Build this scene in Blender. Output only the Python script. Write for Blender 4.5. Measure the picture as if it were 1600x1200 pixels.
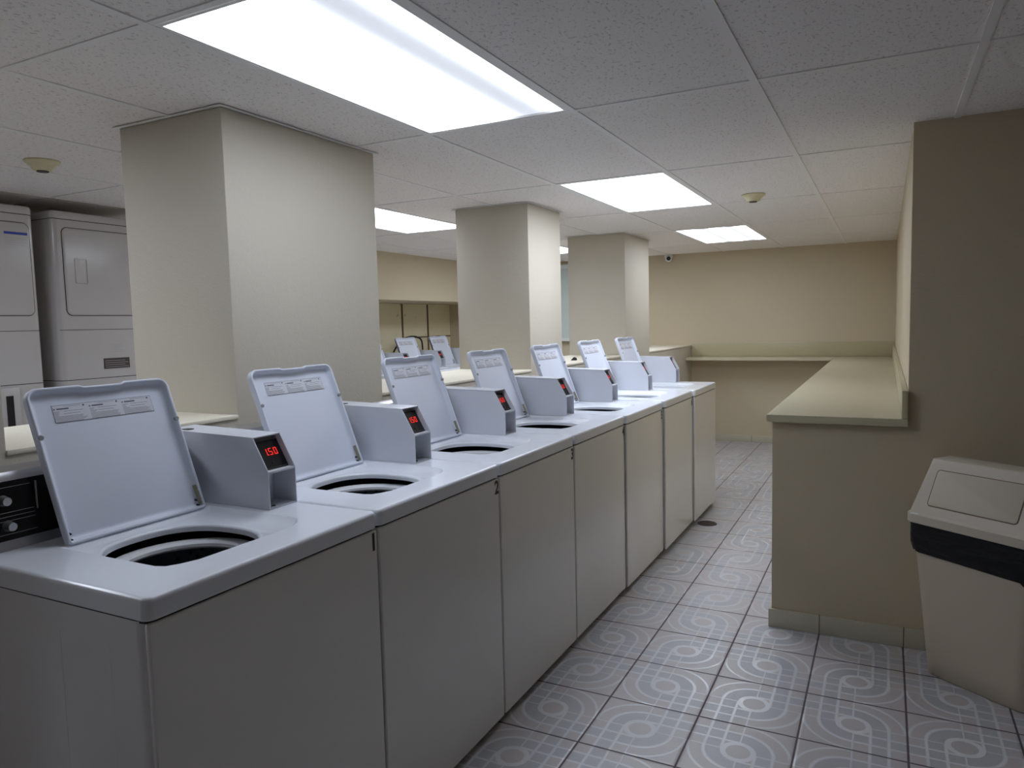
import bpy, bmesh, math, random
from mathutils import Matrix, Vector
from mathutils.geometry import tessellate_polygon

for o in list(bpy.data.objects):
    bpy.data.objects.remove(o, do_unlink=True)
SC = bpy.context.scene
COL = SC.collection
PI = math.pi

# ------------------------------------------------------------------ camera
RX = (0.89018246, 0.45495628, -0.02428924)
UP = (-0.01579686, 0.08410091, 0.99633202)
FW = (-0.45533025, 0.8865336, -0.08205204)
cd = bpy.data.cameras.new('camera')
cd.sensor_width = 36.0
cd.lens = 1138.7098 / 1600.0 * 36.0
cd.clip_start = 0.02
cam = bpy.data.objects.new('camera', cd)
cam.matrix_world = Matrix(((RX[0], UP[0], -FW[0], 0), (RX[1], UP[1], -FW[1], 0),
                           (RX[2], UP[2], -FW[2], 1.3653), (0, 0, 0, 1)))
COL.objects.link(cam)
SC.camera = cam

# ------------------------------------------------------------------ world, exposure
w = bpy.data.worlds.new('world')
w.use_nodes = True
w.node_tree.nodes['Background'].inputs[0].default_value = (0.5, 0.5, 0.55, 1)
w.node_tree.nodes['Background'].inputs[1].default_value = 0.02
SC.world = w
SC.view_settings.view_transform = 'Standard'
SC.view_settings.look = 'None'
SC.view_settings.gamma = 1.0
SC.view_settings.use_curve_mapping = False
SC.view_settings.exposure = 0.07
SC.cycles.diffuse_bounces = 8
LIGHT_L = 9.4                       # radiance of the ceiling diffusers
LIGHT_C = (0.86, 0.93, 1.06)

# ------------------------------------------------------------------ layout numbers
H = 2.109                           # ceiling height
GX, GY = 0.2299, 2.4513             # a crossing of the ceiling grid
TX, TY = 0.61, 1.22
FX, FY, FT = -0.8737, 2.1102, 0.319  # a crossing of the floor tile joints, tile size
X_L, X_R, X_RR = -5.2, 0.085, 3.2
Y_N, Y_M, Y_F = -3.2, 3.31, 8.3


# ------------------------------------------------------------------ material helpers
class NT:
    def __init__(s, name):
        s.m = bpy.data.materials.new(name)
        s.m.use_nodes = True
        s.t = s.m.node_tree
        s.b = s.t.nodes['Principled BSDF']

    def n(s, typ, **kw):
        nd = s.t.nodes.new(typ)
        for k, v in kw.items():
            setattr(nd, k, v)
        return nd

    def l(s, a, b):
        s.t.links.new(a, b)

    def put(s, sock, v):
        if isinstance(v, bpy.types.NodeSocket):
            s.l(v, sock)
        else:
            sock.default_value = v

    def math(s, op, a, b=None, c=None):
        nd = s.n('ShaderNodeMath', operation=op)
        s.put(nd.inputs[0], a)
        if b is not None:
            s.put(nd.inputs[1], b)
        if c is not None:
            s.put(nd.inputs[2], c)
        return nd.outputs[0]

    def coord(s, which='Object'):
        return s.n('ShaderNodeTexCoord').outputs[which]

    def geo(s):
        return s.n('ShaderNodeNewGeometry').outputs['Position']

    def noise(s, vec, scale, detail=2, rough=0.5):
        nd = s.n('ShaderNodeTexNoise')
        s.l(vec, nd.inputs['Vector'])
        nd.inputs['Scale'].default_value = scale
        nd.inputs['Detail'].default_value = detail
        nd.inputs['Roughness'].default_value = rough
        return nd.outputs['Fac']

    def ramp(s, fac, stops, interp='LINEAR'):
        nd = s.n('ShaderNodeValToRGB')
        nd.color_ramp.interpolation = interp
        e = nd.color_ramp.elements
        while len(e) < len(stops):
            e.new(0.5)
        for i, (p, c) in enumerate(stops):
            e[i].position = p
            e[i].color = (c, c, c, 1) if isinstance(c, (int, float)) else (c[0], c[1], c[2], 1)
        s.l(fac, nd.inputs[0])
        return nd.outputs[0]

    def mix(s, fac, a, b):
        nd = s.n('ShaderNodeMix', data_type='RGBA')
        s.put(nd.inputs[0], fac)
        for k, v in ((6, a), (7, b)):
            if isinstance(v, bpy.types.NodeSocket):
                s.l(v, nd.inputs[k])
            else:
                nd.inputs[k].default_value = (v[0], v[1], v[2], 1)
        return nd.outputs[2]

    def bump(s, h, strength=0.3, dist=0.002):
        nd = s.n('ShaderNodeBump')
        nd.inputs['Strength'].default_value = strength
        nd.inputs['Distance'].default_value = dist
        s.l(h, nd.inputs['Height'])
        s.l(nd.outputs[0], s.b.inputs['Normal'])

    def base(s, c, rough=0.5, metal=0.0, spec=None, coat=0.0):
        if isinstance(c, bpy.types.NodeSocket):
            s.l(c, s.b.inputs['Base Color'])
        else:
            s.b.inputs['Base Color'].default_value = (c[0], c[1], c[2], 1)
        s.put(s.b.inputs['Roughness'], rough)
        s.b.inputs['Metallic'].default_value = metal
        if spec is not None:
            s.b.inputs['Specular IOR Level'].default_value = spec
        s.b.inputs['Coat Weight'].default_value = coat
        return s.m


def simple(name, c, rough=0.5, metal=0.0, var=0.04, scale=6.0, spec=None, coat=0.0):
    t = NT(name)
    f = t.noise(t.coord(), scale, 3)
    d = tuple(max(0, x * (1 - var)) for x in c)
    e = tuple(min(1, x * (1 + var)) for x in c)
    return t.base(t.mix(f, d, e), rough, metal, spec, coat)


def emit(name, c, strength):
    t = NT(name)
    t.base((0.02, 0.0, 0.0), 0.4)
    t.b.inputs['Emission Color'].default_value = (c[0], c[1], c[2], 1)
    t.b.inputs['Emission Strength'].default_value = strength
    return t.m


MAT = {}


def wall_mat(name, c, stain=0.05):
    t = NT(name)
    p = t.geo()
    big = t.noise(p, 1.3, 3)
    col = t.mix(big, tuple(x * (1 - stain) for x in c), tuple(min(1, x * (1 + stain)) for x in c))
    tex = t.noise(p, 130, 3, 0.6)
    tex2 = t.noise(p, 45, 2)
    h = t.math('ADD', tex, t.math('MULTIPLY', tex2, 0.8))
    t.bump(h, 0.45, 0.0022)
    return t.base(col, 0.62, spec=0.35)


MAT['wall'] = wall_mat('beige_wall_paint', (0.575, 0.495, 0.355))
MAT['column'] = wall_mat('cream_column_paint', (0.575, 0.53, 0.44))
MAT['ledge'] = wall_mat('pale_ledge_paint', (0.78, 0.73, 0.60), 0.03)


def ceiling_mat():
    t = NT('fissured_acoustic_tile')
    p = t.geo()
    mp = t.n('ShaderNodeMapping')
    mp.inputs['Scale'].default_value = (1.0, 1.0, 1.0)
    t.l(p, mp.inputs['Vector'])
    warp = t.n('ShaderNodeTexNoise')
    warp.inputs['Scale'].default_value = 30
    t.l(mp.outputs[0], warp.inputs['Vector'])
    vm = t.n('ShaderNodeVectorMath', operation='MULTIPLY_ADD')
    t.l(warp.outputs['Color'], vm.inputs[0])
    vm.inputs[1].default_value = (0.03, 0.03, 0.03)
    t.l(mp.outputs[0], vm.inputs[2])
    st = t.n('ShaderNodeMapping')
    st.inputs['Scale'].default_value = (130, 72, 1)
    t.l(vm.outputs[0], st.inputs['Vector'])
    m1 = t.ramp(t.noise(st.outputs[0], 1.0, 1, 0.4), [(0.61, 0.0), (0.69, 1.0)])
    fine = t.ramp(t.noise(p, 230, 1), [(0.60, 0.0), (0.68, 1.0)])
    pits = t.math('MAXIMUM', m1, t.math('MULTIPLY', fine, 0.5))
    col = t.mix(t.math('MULTIPLY', pits, 0.48), (0.90, 0.865, 0.84), (0.42, 0.40, 0.39))
    t.bump(t.math('SUBTRACT', 1.0, pits), 0.4, 0.002)
    return t.base(col, 0.9, spec=0.1)


MAT['ceiling'] = ceiling_mat()
MAT['grid'] = simple('white_grid_steel', (0.86, 0.85, 0.84), 0.45)


def floor_mat():
    t = NT('patterned_ceramic_floor')
    p = t.geo()
    sep = t.n('ShaderNodeSeparateXYZ')
    t.l(p, sep.inputs[0])
    gx = t.math('DIVIDE', t.math('SUBTRACT', sep.outputs[0], FX), FT)
    gy = t.math('DIVIDE', t.math('SUBTRACT', sep.outputs[1], FY), FT)
    ix, iy = t.math('FLOOR', gx), t.math('FLOOR', gy)
    du = t.math('SUBTRACT', t.math('SUBTRACT', gx, ix), 0.5)
    dv = t.math('SUBTRACT', t.math('SUBTRACT', gy, iy), 0.5)
    par = t.math('PINGPONG', t.math('ADD', ix, iy), 1.0)       # 0 even, 1 odd
    sgn = t.math('SUBTRACT', 1.0, t.math('MULTIPLY', par, 2.0))
    prod = t.math('MULTIPLY', t.math('MULTIPLY', du, dv), sgn)
    arcq = t.math('LESS_THAN', prod, 0.0)                        # 1 in arc quadrants
    au, av = t.math('ABSOLUTE', du), t.math('ABSOLUTE', dv)
    r = t.math('SQRT', t.math('ADD', t.math('MULTIPLY', du, du), t.math('MULTIPLY', dv, dv)))

    def line(val, at, wd):
        d = t.math('ABSOLUTE', t.math('SUBTRACT', val, at))
        return t.ramp(d, [(wd * 0.55, 1.0), (wd, 0.0)])
    arcs = t.math('MAXIMUM', line(r, 1 / 3, 0.022), line(r, 0.485, 0.018))
    arcs = t.math('MULTIPLY', arcs, arcq)
    g = None
    for val in (au, av):
        for at in (0.0, 1 / 6, 1 / 3):
            k = line(val, at, 0.018)
            g = k if g is None else t.math('MAXIMUM', g, k)
    gridl = t.math('MULTIPLY', g, t.math('SUBTRACT', 1.0, arcq))
    outside = t.math('GREATER_THAN', r, 0.16)
    lines = t.math('MULTIPLY', t.math('MAXIMUM', arcs, gridl), outside)
    ring = t.math('MULTIPLY', t.math('GREATER_THAN', r, 0.118), t.math('LESS_THAN', r, 0.172))
    lines = t.math('MAXIMUM', lines, ring)

    def band(val):
        return t.math('MULTIPLY', t.math('GREATER_THAN', val, 1 / 6), t.math('LESS_THAN', val, 1 / 3))
    bandarc = t.math('MULTIPLY', band(r), arcq)
    bandgrid = t.math('MULTIPLY', t.math('MAXIMUM', band(au), band(av)), t.math('SUBTRACT', 1.0, arcq))
    inner = t.math('LESS_THAN', r, 1 / 6)
    blue = t.math('MULTIPLY', t.math('MAXIMUM', bandarc, bandgrid), t.math('SUBTRACT', 1.0, inner))
    nz = t.noise(p, 240, 2)
    c0 = t.mix(nz, (0.45, 0.425, 0.43), (0.55, 0.52, 0.53))
    c1 = t.mix(nz, (0.39, 0.40, 0.43), (0.48, 0.49, 0.525))
    col = t.mix(blue, c0, c1)
    col = t.mix(t.math('MULTIPLY', lines, 0.9), col, (0.74, 0.76, 0.80))
    edge = t.math('SUBTRACT', 0.5, t.math('MAXIMUM', au, av))
    grout = t.ramp(edge, [(0.008, 1.0), (0.013, 0.0)])
    dirt = t.ramp(t.noise(p, 1.7, 4), [(0.35, 0.0), (0.75, 0.16)])
    col = t.mix(dirt, col, (0.30, 0.28, 0.26))
    col = t.mix(grout, col, (0.10, 0.075, 0.085))
    rough = t.math('ADD', t.math('SUBTRACT', 0.34, t.math('MULTIPLY', lines, 0.12)), t.math('MULTIPLY', grout, 0.4))
    bev = t.ramp(edge, [(0.008, 1.0), (0.030, 0.0)])
    hgt = t.math('SUBTRACT', t.math('ADD', t.math('MULTIPLY', lines, 0.35), t.math('MULTIPLY', nz, 0.15)), t.math('MULTIPLY', bev, 1.5))
    t.bump(hgt, 0.35, 0.002)
    return t.base(col, rough, spec=0.5)


MAT['floor'] = floor_mat()


def base_tile_mat():
    t = NT('beige_skirting_tile')
    p = t.geo()
    n1 = t.noise(p, 9, 4)
    n2 = t.noise(p, 120, 2)
    c = t.mix(n1, (0.46, 0.44, 0.33), (0.62, 0.58, 0.47))
    c = t.mix(t.math('MULTIPLY', n2, 0.35), c, (0.42, 0.38, 0.30))
    return t.base(c, 0.4)


MAT['skirting'] = base_tile_mat()
MAT['joint'] = simple('dark_tile_joint', (0.12, 0.11, 0.09), 0.8)


def enamel(name, c, rough=0.22, scuff=0.0):
    t = NT(name)
    p = t.coord()
    n1 = t.noise(p, 5, 4)
    c2 = t.mix(n1, tuple(x * 0.96 for x in c), tuple(min(1, x * 1.03) for x in c))
    if scuff:
        sc = t.n('ShaderNodeMapping')
        sc.inputs['Scale'].default_value = (3, 3, 26)
        sc.inputs['Rotation'].default_value = (0.7, 0.3, 0.2)
        t.l(p, sc.inputs['Vector'])
        s = t.ramp(t.noise(sc.outputs[0], 4, 4, 0.7), [(0.64, 0.0), (0.72, 1.0)])
        c2 = t.mix(t.math('MULTIPLY', s, scuff), c2, (0.42, 0.40, 0.38))
    rr = t.math('ADD', t.math('MULTIPLY', t.noise(p, 14, 2), 0.08), rough)
    return t.base(c2, rr, spec=0.5, coat=0.0)


MAT['enamel'] = enamel('white_washer_enamel', (0.80, 0.80, 0.82), 0.2)
MAT['front'] = enamel('white_front_panel_enamel', (0.84, 0.835, 0.82), 0.11, 0.08)
MAT['deck'] = enamel('white_porcelain_deck', (0.83, 0.865, 0.93), 0.13)
MAT['coin'] = enamel('pale_grey_coin_box_paint', (0.66, 0.68, 0.74), 0.28, 0.12)
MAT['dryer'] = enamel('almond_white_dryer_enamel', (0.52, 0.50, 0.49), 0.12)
MAT['lidwhite'] = enamel('white_lid_enamel', (0.71, 0.75, 0.85), 0.3)
MAT['black'] = simple('black_plastic', (0.012, 0.012, 0.014), 0.35)
MAT['blackpanel'] = simple('black_control_panel', (0.01, 0.01, 0.012), 0.25)
MAT['shadowgap'] = simple('dark_seam_shade_and_fittings', (0.03, 0.03, 0.03), 0.8)  # near-black stands in for shade in seams; also colours screws and bezels
MAT['chrome'] = simple('satin_silver', (0.62, 0.62, 0.64), 0.28, 0.9)
MAT['ring'] = simple('white_plastic_ring', (0.78, 0.79, 0.82), 0.35)
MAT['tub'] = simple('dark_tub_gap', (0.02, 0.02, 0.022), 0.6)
MAT['chute'] = simple('aged_brass_coin_chute', (0.30, 0.28, 0.20), 0.45, 0.5)
MAT['red'] = emit('red_led', (1.0, 0.03, 0.02), 0.8)
MAT['ink'] = simple('black_marker_ink', (0.008, 0.008, 0.008), 0.5)


def basket_mat():
    t = NT('speckled_porcelain_basket')
    v = t.n('ShaderNodeTexVoronoi')
    t.l(t.coord(), v.inputs['Vector'])
    v.inputs['Scale'].default_value = 55
    holes = t.ramp(v.outputs['Distance'], [(0.20, 1.0), (0.26, 0.0)])
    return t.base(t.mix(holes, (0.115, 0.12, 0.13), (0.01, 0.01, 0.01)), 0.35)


MAT['basket'] = basket_mat()


def laminate(name, c):
    t = NT(name)
    p = t.geo()
    n1 = t.noise(p, 210, 2)
    n2 = t.noise(p, 2.0, 3)
    col = t.mix(n1, tuple(x * 0.9 for x in c), tuple(x * 1.07 for x in c))
    col = t.mix(t.math('MULTIPLY', n2, 0.12), col, tuple(x * 0.7 for x in c))
    return t.base(col, 0.33, spec=0.45)


MAT['counter'] = laminate('khaki_laminate', (0.56, 0.51, 0.36))
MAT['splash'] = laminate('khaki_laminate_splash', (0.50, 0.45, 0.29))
MAT['bin'] = simple('beige_bin_plastic', (0.50, 0.43, 0.335), 0.45, var=0.02)
MAT['binlid'] = simple('beige_bin_lid_plastic', (0.52, 0.465, 0.385), 0.45, var=0.02)
MAT['bindoor'] = simple('beige_bin_door_plastic', (0.49, 0.435, 0.345), 0.45, var=0.02)


def bag_mat():
    t = NT('black_bin_bag_film')
    p = t.coord()
    mp = t.n('ShaderNodeMapping')
    mp.inputs['Scale'].default_value = (1, 1, 4)
    t.l(p, mp.inputs['Vector'])
    t.bump(t.noise(mp.outputs[0], 14, 4), 0.8, 0.01)
    return t.base((0.004, 0.004, 0.006), 0.42, spec=0.3)


MAT['bag'] = bag_mat()
MAT['yellowed'] = simple('yellowed_detector_plastic', (0.72, 0.66, 0.42), 0.45, var=0.12, scale=30)
MAT['whiteplastic'] = simple('white_plastic', (0.74, 0.75, 0.74), 0.4)
MAT['drain'] = simple('rusty_drain_grate', (0.085, 0.06, 0.055), 0.6, 0.4)
MAT['paleglass'] = simple('pale_frosted_glass', (0.60, 0.68, 0.64), 0.25)


def panel_mat():
    t = NT('stained_cream_boards')
    p = t.geo()
    n1 = t.noise(p, 2.4, 4)
    sp = t.ramp(t.noise(p, 13, 3), [(0.66, 0.0), (0.74, 0.5)])
    c = t.mix(n1, (0.76, 0.67, 0.43), (0.86, 0.80, 0.60))
    c = t.mix(sp, c, (0.34, 0.26, 0.12))
    return t.base(c, 0.55)


MAT['board'] = panel_mat()
MAT['boardseam'] = simple('brown_board_joint', (0.16, 0.09, 0.05), 0.6)
MAT['bluelabel'] = simple('blue_label_ink', (0.03, 0.06, 0.36), 0.5)
MAT['greyprint'] = simple('grey_printed_text', (0.34, 0.34, 0.36), 0.6)
MAT['darkplate'] = simple('dark_brown_rating_plate', (0.055, 0.04, 0.035), 0.45)


def warning_mat():
    """washer safety sticker: three blocks of fine print (object space: y across, z along the lid)"""
    t = NT('printed_warning_sticker')
    sep = t.n('ShaderNodeSeparateXYZ')
    t.l(t.coord(), sep.inputs[0])
    mp = t.n('ShaderNodeMapping')
    mp.inputs['Scale'].default_value = (1, 70, 700)
    t.l(t.coord(), mp.inputs['Vector'])
    txt = t.noise(mp.outputs[0], 1.6, 2, 0.7)
    ink = t.ramp(txt, [(0.42, 0.0), (0.52, 0.8)])
    return t.base(t.mix(ink, (0.66, 0.67, 0.74), (0.25, 0.25, 0.31)), 0.5)


MAT['warning'] = warning_mat()
MAT['stickerbg'] = simple('pale_sticker_film', (0.66, 0.67, 0.73), 0.45)
MAT['stickerink'] = simple('dark_sticker_ink', (0.09, 0.085, 0.12), 0.5)


# ------------------------------------------------------------------ mesh helpers
def add_box(bm, x0, x1, y0, y1, z0, z1, bev=0.0, seg=2):
    g = bmesh.ops.create_cube(bm, size=1.0)
    vs = g['verts']
    for v in vs:
        v.co = Vector(((x0 + x1) / 2 + v.co.x * (x1 - x0), (y0 + y1) / 2 + v.co.y * (y1 - y0),
                       (z0 + z1) / 2 + v.co.z * (z1 - z0)))
    if bev > 0:
        es = list({e for v in vs for e in v.link_edges})
        bmesh.ops.bevel(bm, geom=es, offset=bev, offset_type='OFFSET', segments=seg, profile=0.5, affect='EDGES')
    return vs


def box_bm(*a, **k):
    bm = bmesh.new()
    add_box(bm, *a, **k)
    return bm


def add_cyl(bm, c, r0, r1, h, axis='Z', n=32, cap=True):
    g = bmesh.ops.create_cone(bm, cap_ends=cap, segments=n, radius1=r0, radius2=r1, depth=h)
    R = {'Z': Matrix.Identity(3), 'X': Matrix.Rotation(PI / 2, 3, 'Y'), 'Y': Matrix.Rotation(-PI / 2, 3, 'X')}[axis]
    for v in g['verts']:
        v.co = R @ v.co + Vector(c)
    return g['verts']


def loops_bm(bm, loops, cap0=False, cap1=False, closed=True):
    vv = [[bm.verts.new(p) for p in lp] for lp in loops]
    n = len(vv[0])
    for a, b in zip(vv[:-1], vv[1:]):
        for i in range(n if closed else n - 1):
            j = (i + 1) % n
            bm.faces.new((a[i], a[j], b[j], b[i]))
    if cap0:
        bm.faces.new(list(reversed(vv[0])))
    if cap1:
        bm.faces.new(vv[-1])
    return vv


def fill_between(bm, outer, inner):
    """planar face set between two vertex loops"""
    allv = outer + inner
    tris = tessellate_polygon([[v.co.copy() for v in outer], [v.co.copy() for v in inner]])
    for t in tris:
        try:
            bm.faces.new([allv[i] for i in t])
        except ValueError:
            pass


def lathe(bm, prof, c=(0, 0, 0), n=40):
    loops = []
    for r, z in prof:
        loops.append([(c[0] + r * math.cos(2 * PI * i / n), c[1] + r * math.sin(2 * PI * i / n), c[2] + z) for i in range(n)])
    return loops_bm(bm, loops)


def rrect(x0, x1, y0, y1, r, inset=0.0, seg=6):
    """rounded rectangle, counter-clockwise list of (x, y)"""
    x0 += inset; x1 -= inset; y0 += inset; y1 -= inset
    r = max(r - inset, 0.0006)
    pts = []
    for cx, cy, a0 in ((x1 - r, y1 - r, 0), (x0 + r, y1 - r, 90), (x0 + r, y0 + r, 180), (x1 - r, y0 + r, 270)):
        for k in range(seg + 1):
            a = math.radians(a0 + 90 * k / seg)
            pts.append((cx + r * math.cos(a), cy + r * math.sin(a)))
    return pts


def prism_y(bm, prof, y0, y1):
    """extrude an (x, z) outline along y"""
    a = [bm.verts.new((x, y0, z)) for x, z in prof]
    b = [bm.verts.new((x, y1, z)) for x, z in prof]
    n = len(prof)
    for i in range(n):
        bm.faces.new((a[i], a[(i + 1) % n], b[(i + 1) % n], b[i]))
    bm.faces.new(a[::-1])
    bm.faces.new(b)


def obj(name, bm, mat, parent=None, smooth=35, label=None, kind=None, weighted=False):
    bmesh.ops.recalc_face_normals(bm, faces=bm.faces[:])
    me = bpy.data.meshes.new(name)
    bm.to_mesh(me)
    bm.free()
    me.materials.append(mat)
    if smooth:
        me.polygons.foreach_set('use_smooth', [True] * len(me.polygons))
        me.set_sharp_from_angle(angle=math.radians(smooth))
    o = bpy.data.objects.new(name, me)
    COL.objects.link(o)
    if weighted:
        wn = o.modifiers.new('weighted_normal', 'WEIGHTED_NORMAL')
        wn.weight = 100
        wn.keep_sharp = True
    if parent:
        o.parent = parent
    if label:
        o['label'] = label
    if kind:
        o['kind'] = kind
    return o


def tag(o, label, cat, group=None):
    o['label'] = label
    o['category'] = cat
    if group:
        o['group'] = group
    return o


def thing(name, label, cat, loc=(0, 0, 0), rotz=0.0, group=None):
    o = bpy.data.objects.new(name, None)
    o.empty_display_size = 0.1
    COL.objects.link(o)
    o.location = loc
    o.rotation_euler = (0, 0, rotz)
    return tag(o, label, cat, group)


def struct(name, bm, mat, parent=None, smooth=35):
    o = obj(name, bm, mat, parent, smooth)
    if parent is None:
        o['kind'] = 'structure'
    return o


def dup(root):
    r = root.copy()
    COL.objects.link(r)
    for ch in list(root.children):
        c = ch.copy()
        COL.objects.link(c)
        c.parent = r
        for g in list(ch.children):
            d = g.copy()
            COL.objects.link(d)
            d.parent = c
    return r


def text_bm(body, size, depth=0.0004):
    cu = bpy.data.curves.new('glyph', 'FONT')
    cu.body = body
    cu.size = size
    cu.extrude = depth
    cu.align_x = 'CENTER'
    cu.align_y = 'CENTER'
    cu.offset = size * 0.03
    to = bpy.data.objects.new('glyph', cu)
    COL.objects.link(to)
    dg = bpy.context.evaluated_depsgraph_get()
    me = bpy.data.meshes.new_from_object(to.evaluated_get(dg))
    bm = bmesh.new()
    bm.from_mesh(me)
    bpy.data.objects.remove(to, do_unlink=True)
    bpy.data.curves.remove(cu)
    bpy.data.meshes.remove(me)
    return bm


# ------------------------------------------------------------------ room shell
# floor
struct('floor', box_bm(X_L - 0.2, X_RR + 0.2, Y_N - 0.2, Y_F + 0.2, -0.1, 0.0), MAT['floor'], smooth=0)

# ceiling: lay-in tiles, with openings for the light fixtures
light_cells = [(-3, -1), (-3, 1), (-3, 3), (-6, 1), (-6, 3), (-6, -2)]      # (column, row): cell starts at GX+TX*c, GY+TY*r


def cell(c, r):
    return GX + TX * c, GX + TX * (c + 1), GY + TY * r, GY + TY * (r + 1)


bm = bmesh.new()
cmin, cmax = -10, 6
rmin, rmax = -5, 5
for c in range(cmin, cmax):
    for r in range(rmin, rmax):
        if (c, r) in light_cells:
            continue
        x0, x1, y0, y1 = cell(c, r)
        x0 = max(x0, X_L - 0.1); x1 = min(x1, X_RR + 0.1)
        y0 = max(y0, Y_N - 0.1); y1 = min(y1, Y_F + 0.1)
        if x1 <= x0 or y1 <= y0:
            continue
        add_box(bm, x0, x1, y0, y1, H, H + 0.02)
add_box(bm, X_L - 0.2, X_RR + 0.2, Y_N - 0.2, Y_F + 0.2, H + 0.16, H + 0.2)
ceil = struct('ceiling', bm, MAT['ceiling'], smooth=0)
bm = bmesh.new()
gw = 0.012
for c in range(cmin, cmax + 1):
    x = GX + TX * c
    if X_L < x < X_RR:
        add_box(bm, x - gw, x + gw, Y_N, Y_F, H - 0.004, H + 0.0005)
for r in range(rmin, rmax + 1):
    y = GY + TY * r
    if Y_N < y < Y_F:
        add_box(bm, X_L, X_RR, y - gw * 0.85, y + gw * 0.85, H - 0.0035, H + 0.0005)
obj('suspension_grid', bm, MAT['grid'], ceil, smooth=0)

# walls
struct('wall_back', box_bm(X_L - 0.1, X_R + 0.1, Y_F, Y_F + 0.12, 0, H), MAT['wall'], smooth=0)
struct('wall_right', box_bm(X_R, X_RR + 0.1, Y_M, Y_F, 0, H), MAT['wall'], smooth=0)
struct('wall_east', box_bm(X_RR, X_RR + 0.1, Y_N, Y_M, 0, H), MAT['wall'], smooth=0)
struct('wall_front', box_bm(X_L - 0.1, X_RR + 0.1, Y_N - 0.12, Y_N, 0, H), MAT['wall'], smooth=0)
struct('wall_left', box_bm(X_L - 0.12, X_L, Y_N, Y_F, 0, H), MAT['wall'], smooth=0)
# bulkhead over the recess of the far washers
struct('wall_bulkhead', box_bm(X_L, -4.42, 3.9, Y_F, 1.637, H), MAT['wall'], smooth=0)
# low wall (pony wall) carrying the folding counter
struct('wall_low', box_bm(-0.432, X_R, Y_M, Y_F, 0, 0.917), MAT['wall'], smooth=0)

# full-height columns and the low partition wall between them
cols = [(1.768, 2.576), (4.085, 4.585), (5.95, 6.65)]
for i, (a, b) in enumerate(cols):
    bmc = bmesh.new()
    add_box(bmc, -2.48, -1.962, a, b, 0, H - 0.0045, bev=0.006, seg=2)
    o = struct('wall_column_%d' % (i + 1), bmc, MAT['column'])
    bmt = bmesh.new()
    add_box(bmt, -2.496, -2.48, a - 0.016, b + 0.016, H - 0.006, H - 0.0042)
    add_box(bmt, -1.962, -1.946, a - 0.016, b + 0.016, H - 0.006, H - 0.0042)
    add_box(bmt, -2.48, -1.962, a - 0.016, a, H - 0.006, H - 0.0042)
    add_box(bmt, -2.48, -1.962, b, b + 0.016, H - 0.006, H - 0.0042)
    obj('ceiling_angle', bmt, MAT['grid'], o, smooth=0)
segs = [(1.03, 1.768), (2.576, 4.085), (4.585, 5.95), (6.65, Y_F)]
for i, (a, b) in enumerate(segs):
    o = struct('wall_partition_%d' % (i + 1), box_bm(-2.46, -1.962, a, b, 0, 1.066), MAT['column'], smooth=0)
    obj('ledge_cap', box_bm(-2.468, -1.956, a, b, 1.066, 1.08, bev=0.003), MAT['ledge'], o)
struct('wall_partition_end', box_bm(-2.46, -1.962, 0.55, 1.03, 0, 1.30), MAT['column'], smooth=0)


# tile skirting
def skirting(name, x0, x1, y0, y1, z, joints, axis):
    o = struct(name, box_bm(x0, x1, y0, y1, 0, z, bev=0.003), MAT['skirting'])
    b = bmesh.new()
    for j in joints:
        if axis == 'x':
            add_box(b, j - 0.0018, j + 0.0018, y0 - 0.0006, y1, 0, z + 0.0004)
        else:
            add_box(b, x0 - 0.0006, x1, j - 0.0018, j + 0.0018, 0, z + 0.0004)
    obj('tile_joint', b, MAT['joint'], o, smooth=0)


skirting('baseboard_low_wall', -0.444, 0.9, Y_M - 0.012, Y_M, 0.082, [-0.235, 0.085, 0.40], 'x')
skirting('baseboard_back', -1.95, -0.432, Y_F - 0.012, Y_F, 0.075, [-1.73, -1.30, -0.86], 'x')
skirting('baseboard_right', -0.444, -0.432, Y_M, Y_F - 0.012, 0.082, [3.62, 3.94, 4.26, 4.58, 4.9, 5.22, 5.54, 5.86, 6.18, 6.5, 6.82, 7.14, 7.46, 7.78], 'y')

# recess back boards behind the far washers
o = struct('trim_1', box_bm(X_L, X_L + 0.03, 3.9, Y_F - 0.001, 0.9, 1.637), MAT['board'], smooth=0)
b = bmesh.new()
for y in (5.95, 6.62, 7.222, 7.768):
    add_box(b, X_L + 0.028, X_L + 0.034, y - 0.016, y + 0.016, 0.95, 1.635)
add_box(b, X_L + 0.028, X_L + 0.033, 7.25, Y_F - 0.002, 1.222, 1.238)
obj('board_joint', b, MAT['boardseam'], o, smooth=0)

# window in the back wall, seen as a slit between two columns
wn = struct('window_1', box_bm(-4.30, -3.20, Y_F - 0.02, Y_F - 0.001, 1.16, 2.06), MAT['paleglass'], smooth=0)
b = bmesh.new()
add_box(b, -4.34, -3.16, Y_F - 0.04, Y_F - 0.021, 2.02, 2.07)
add_box(b, -4.34, -3.16, Y_F - 0.07, Y_F - 0.021, 1.14, 1.175)
add_box(b, -4.34, -4.29, Y_F - 0.04, Y_F - 0.021, 1.175, 2.02)
add_box(b, -3.21, -3.16, Y_F - 0.04, Y_F - 0.021, 1.175, 2.02)
obj('window_frame', b, MAT['whiteplastic'], wn, smooth=0)

# ------------------------------------------------------------------ folding counter (L-shaped worktop)
ct = thing('folding_counter', 'long khaki laminate folding counter in an L along the right and back walls', 'counter', (-0.19, 5.8, 0.919))


def local(bm, root):
    bmesh.ops.translate(bm, verts=bm.verts[:], vec=-Vector(root.location))
    return bm


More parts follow.
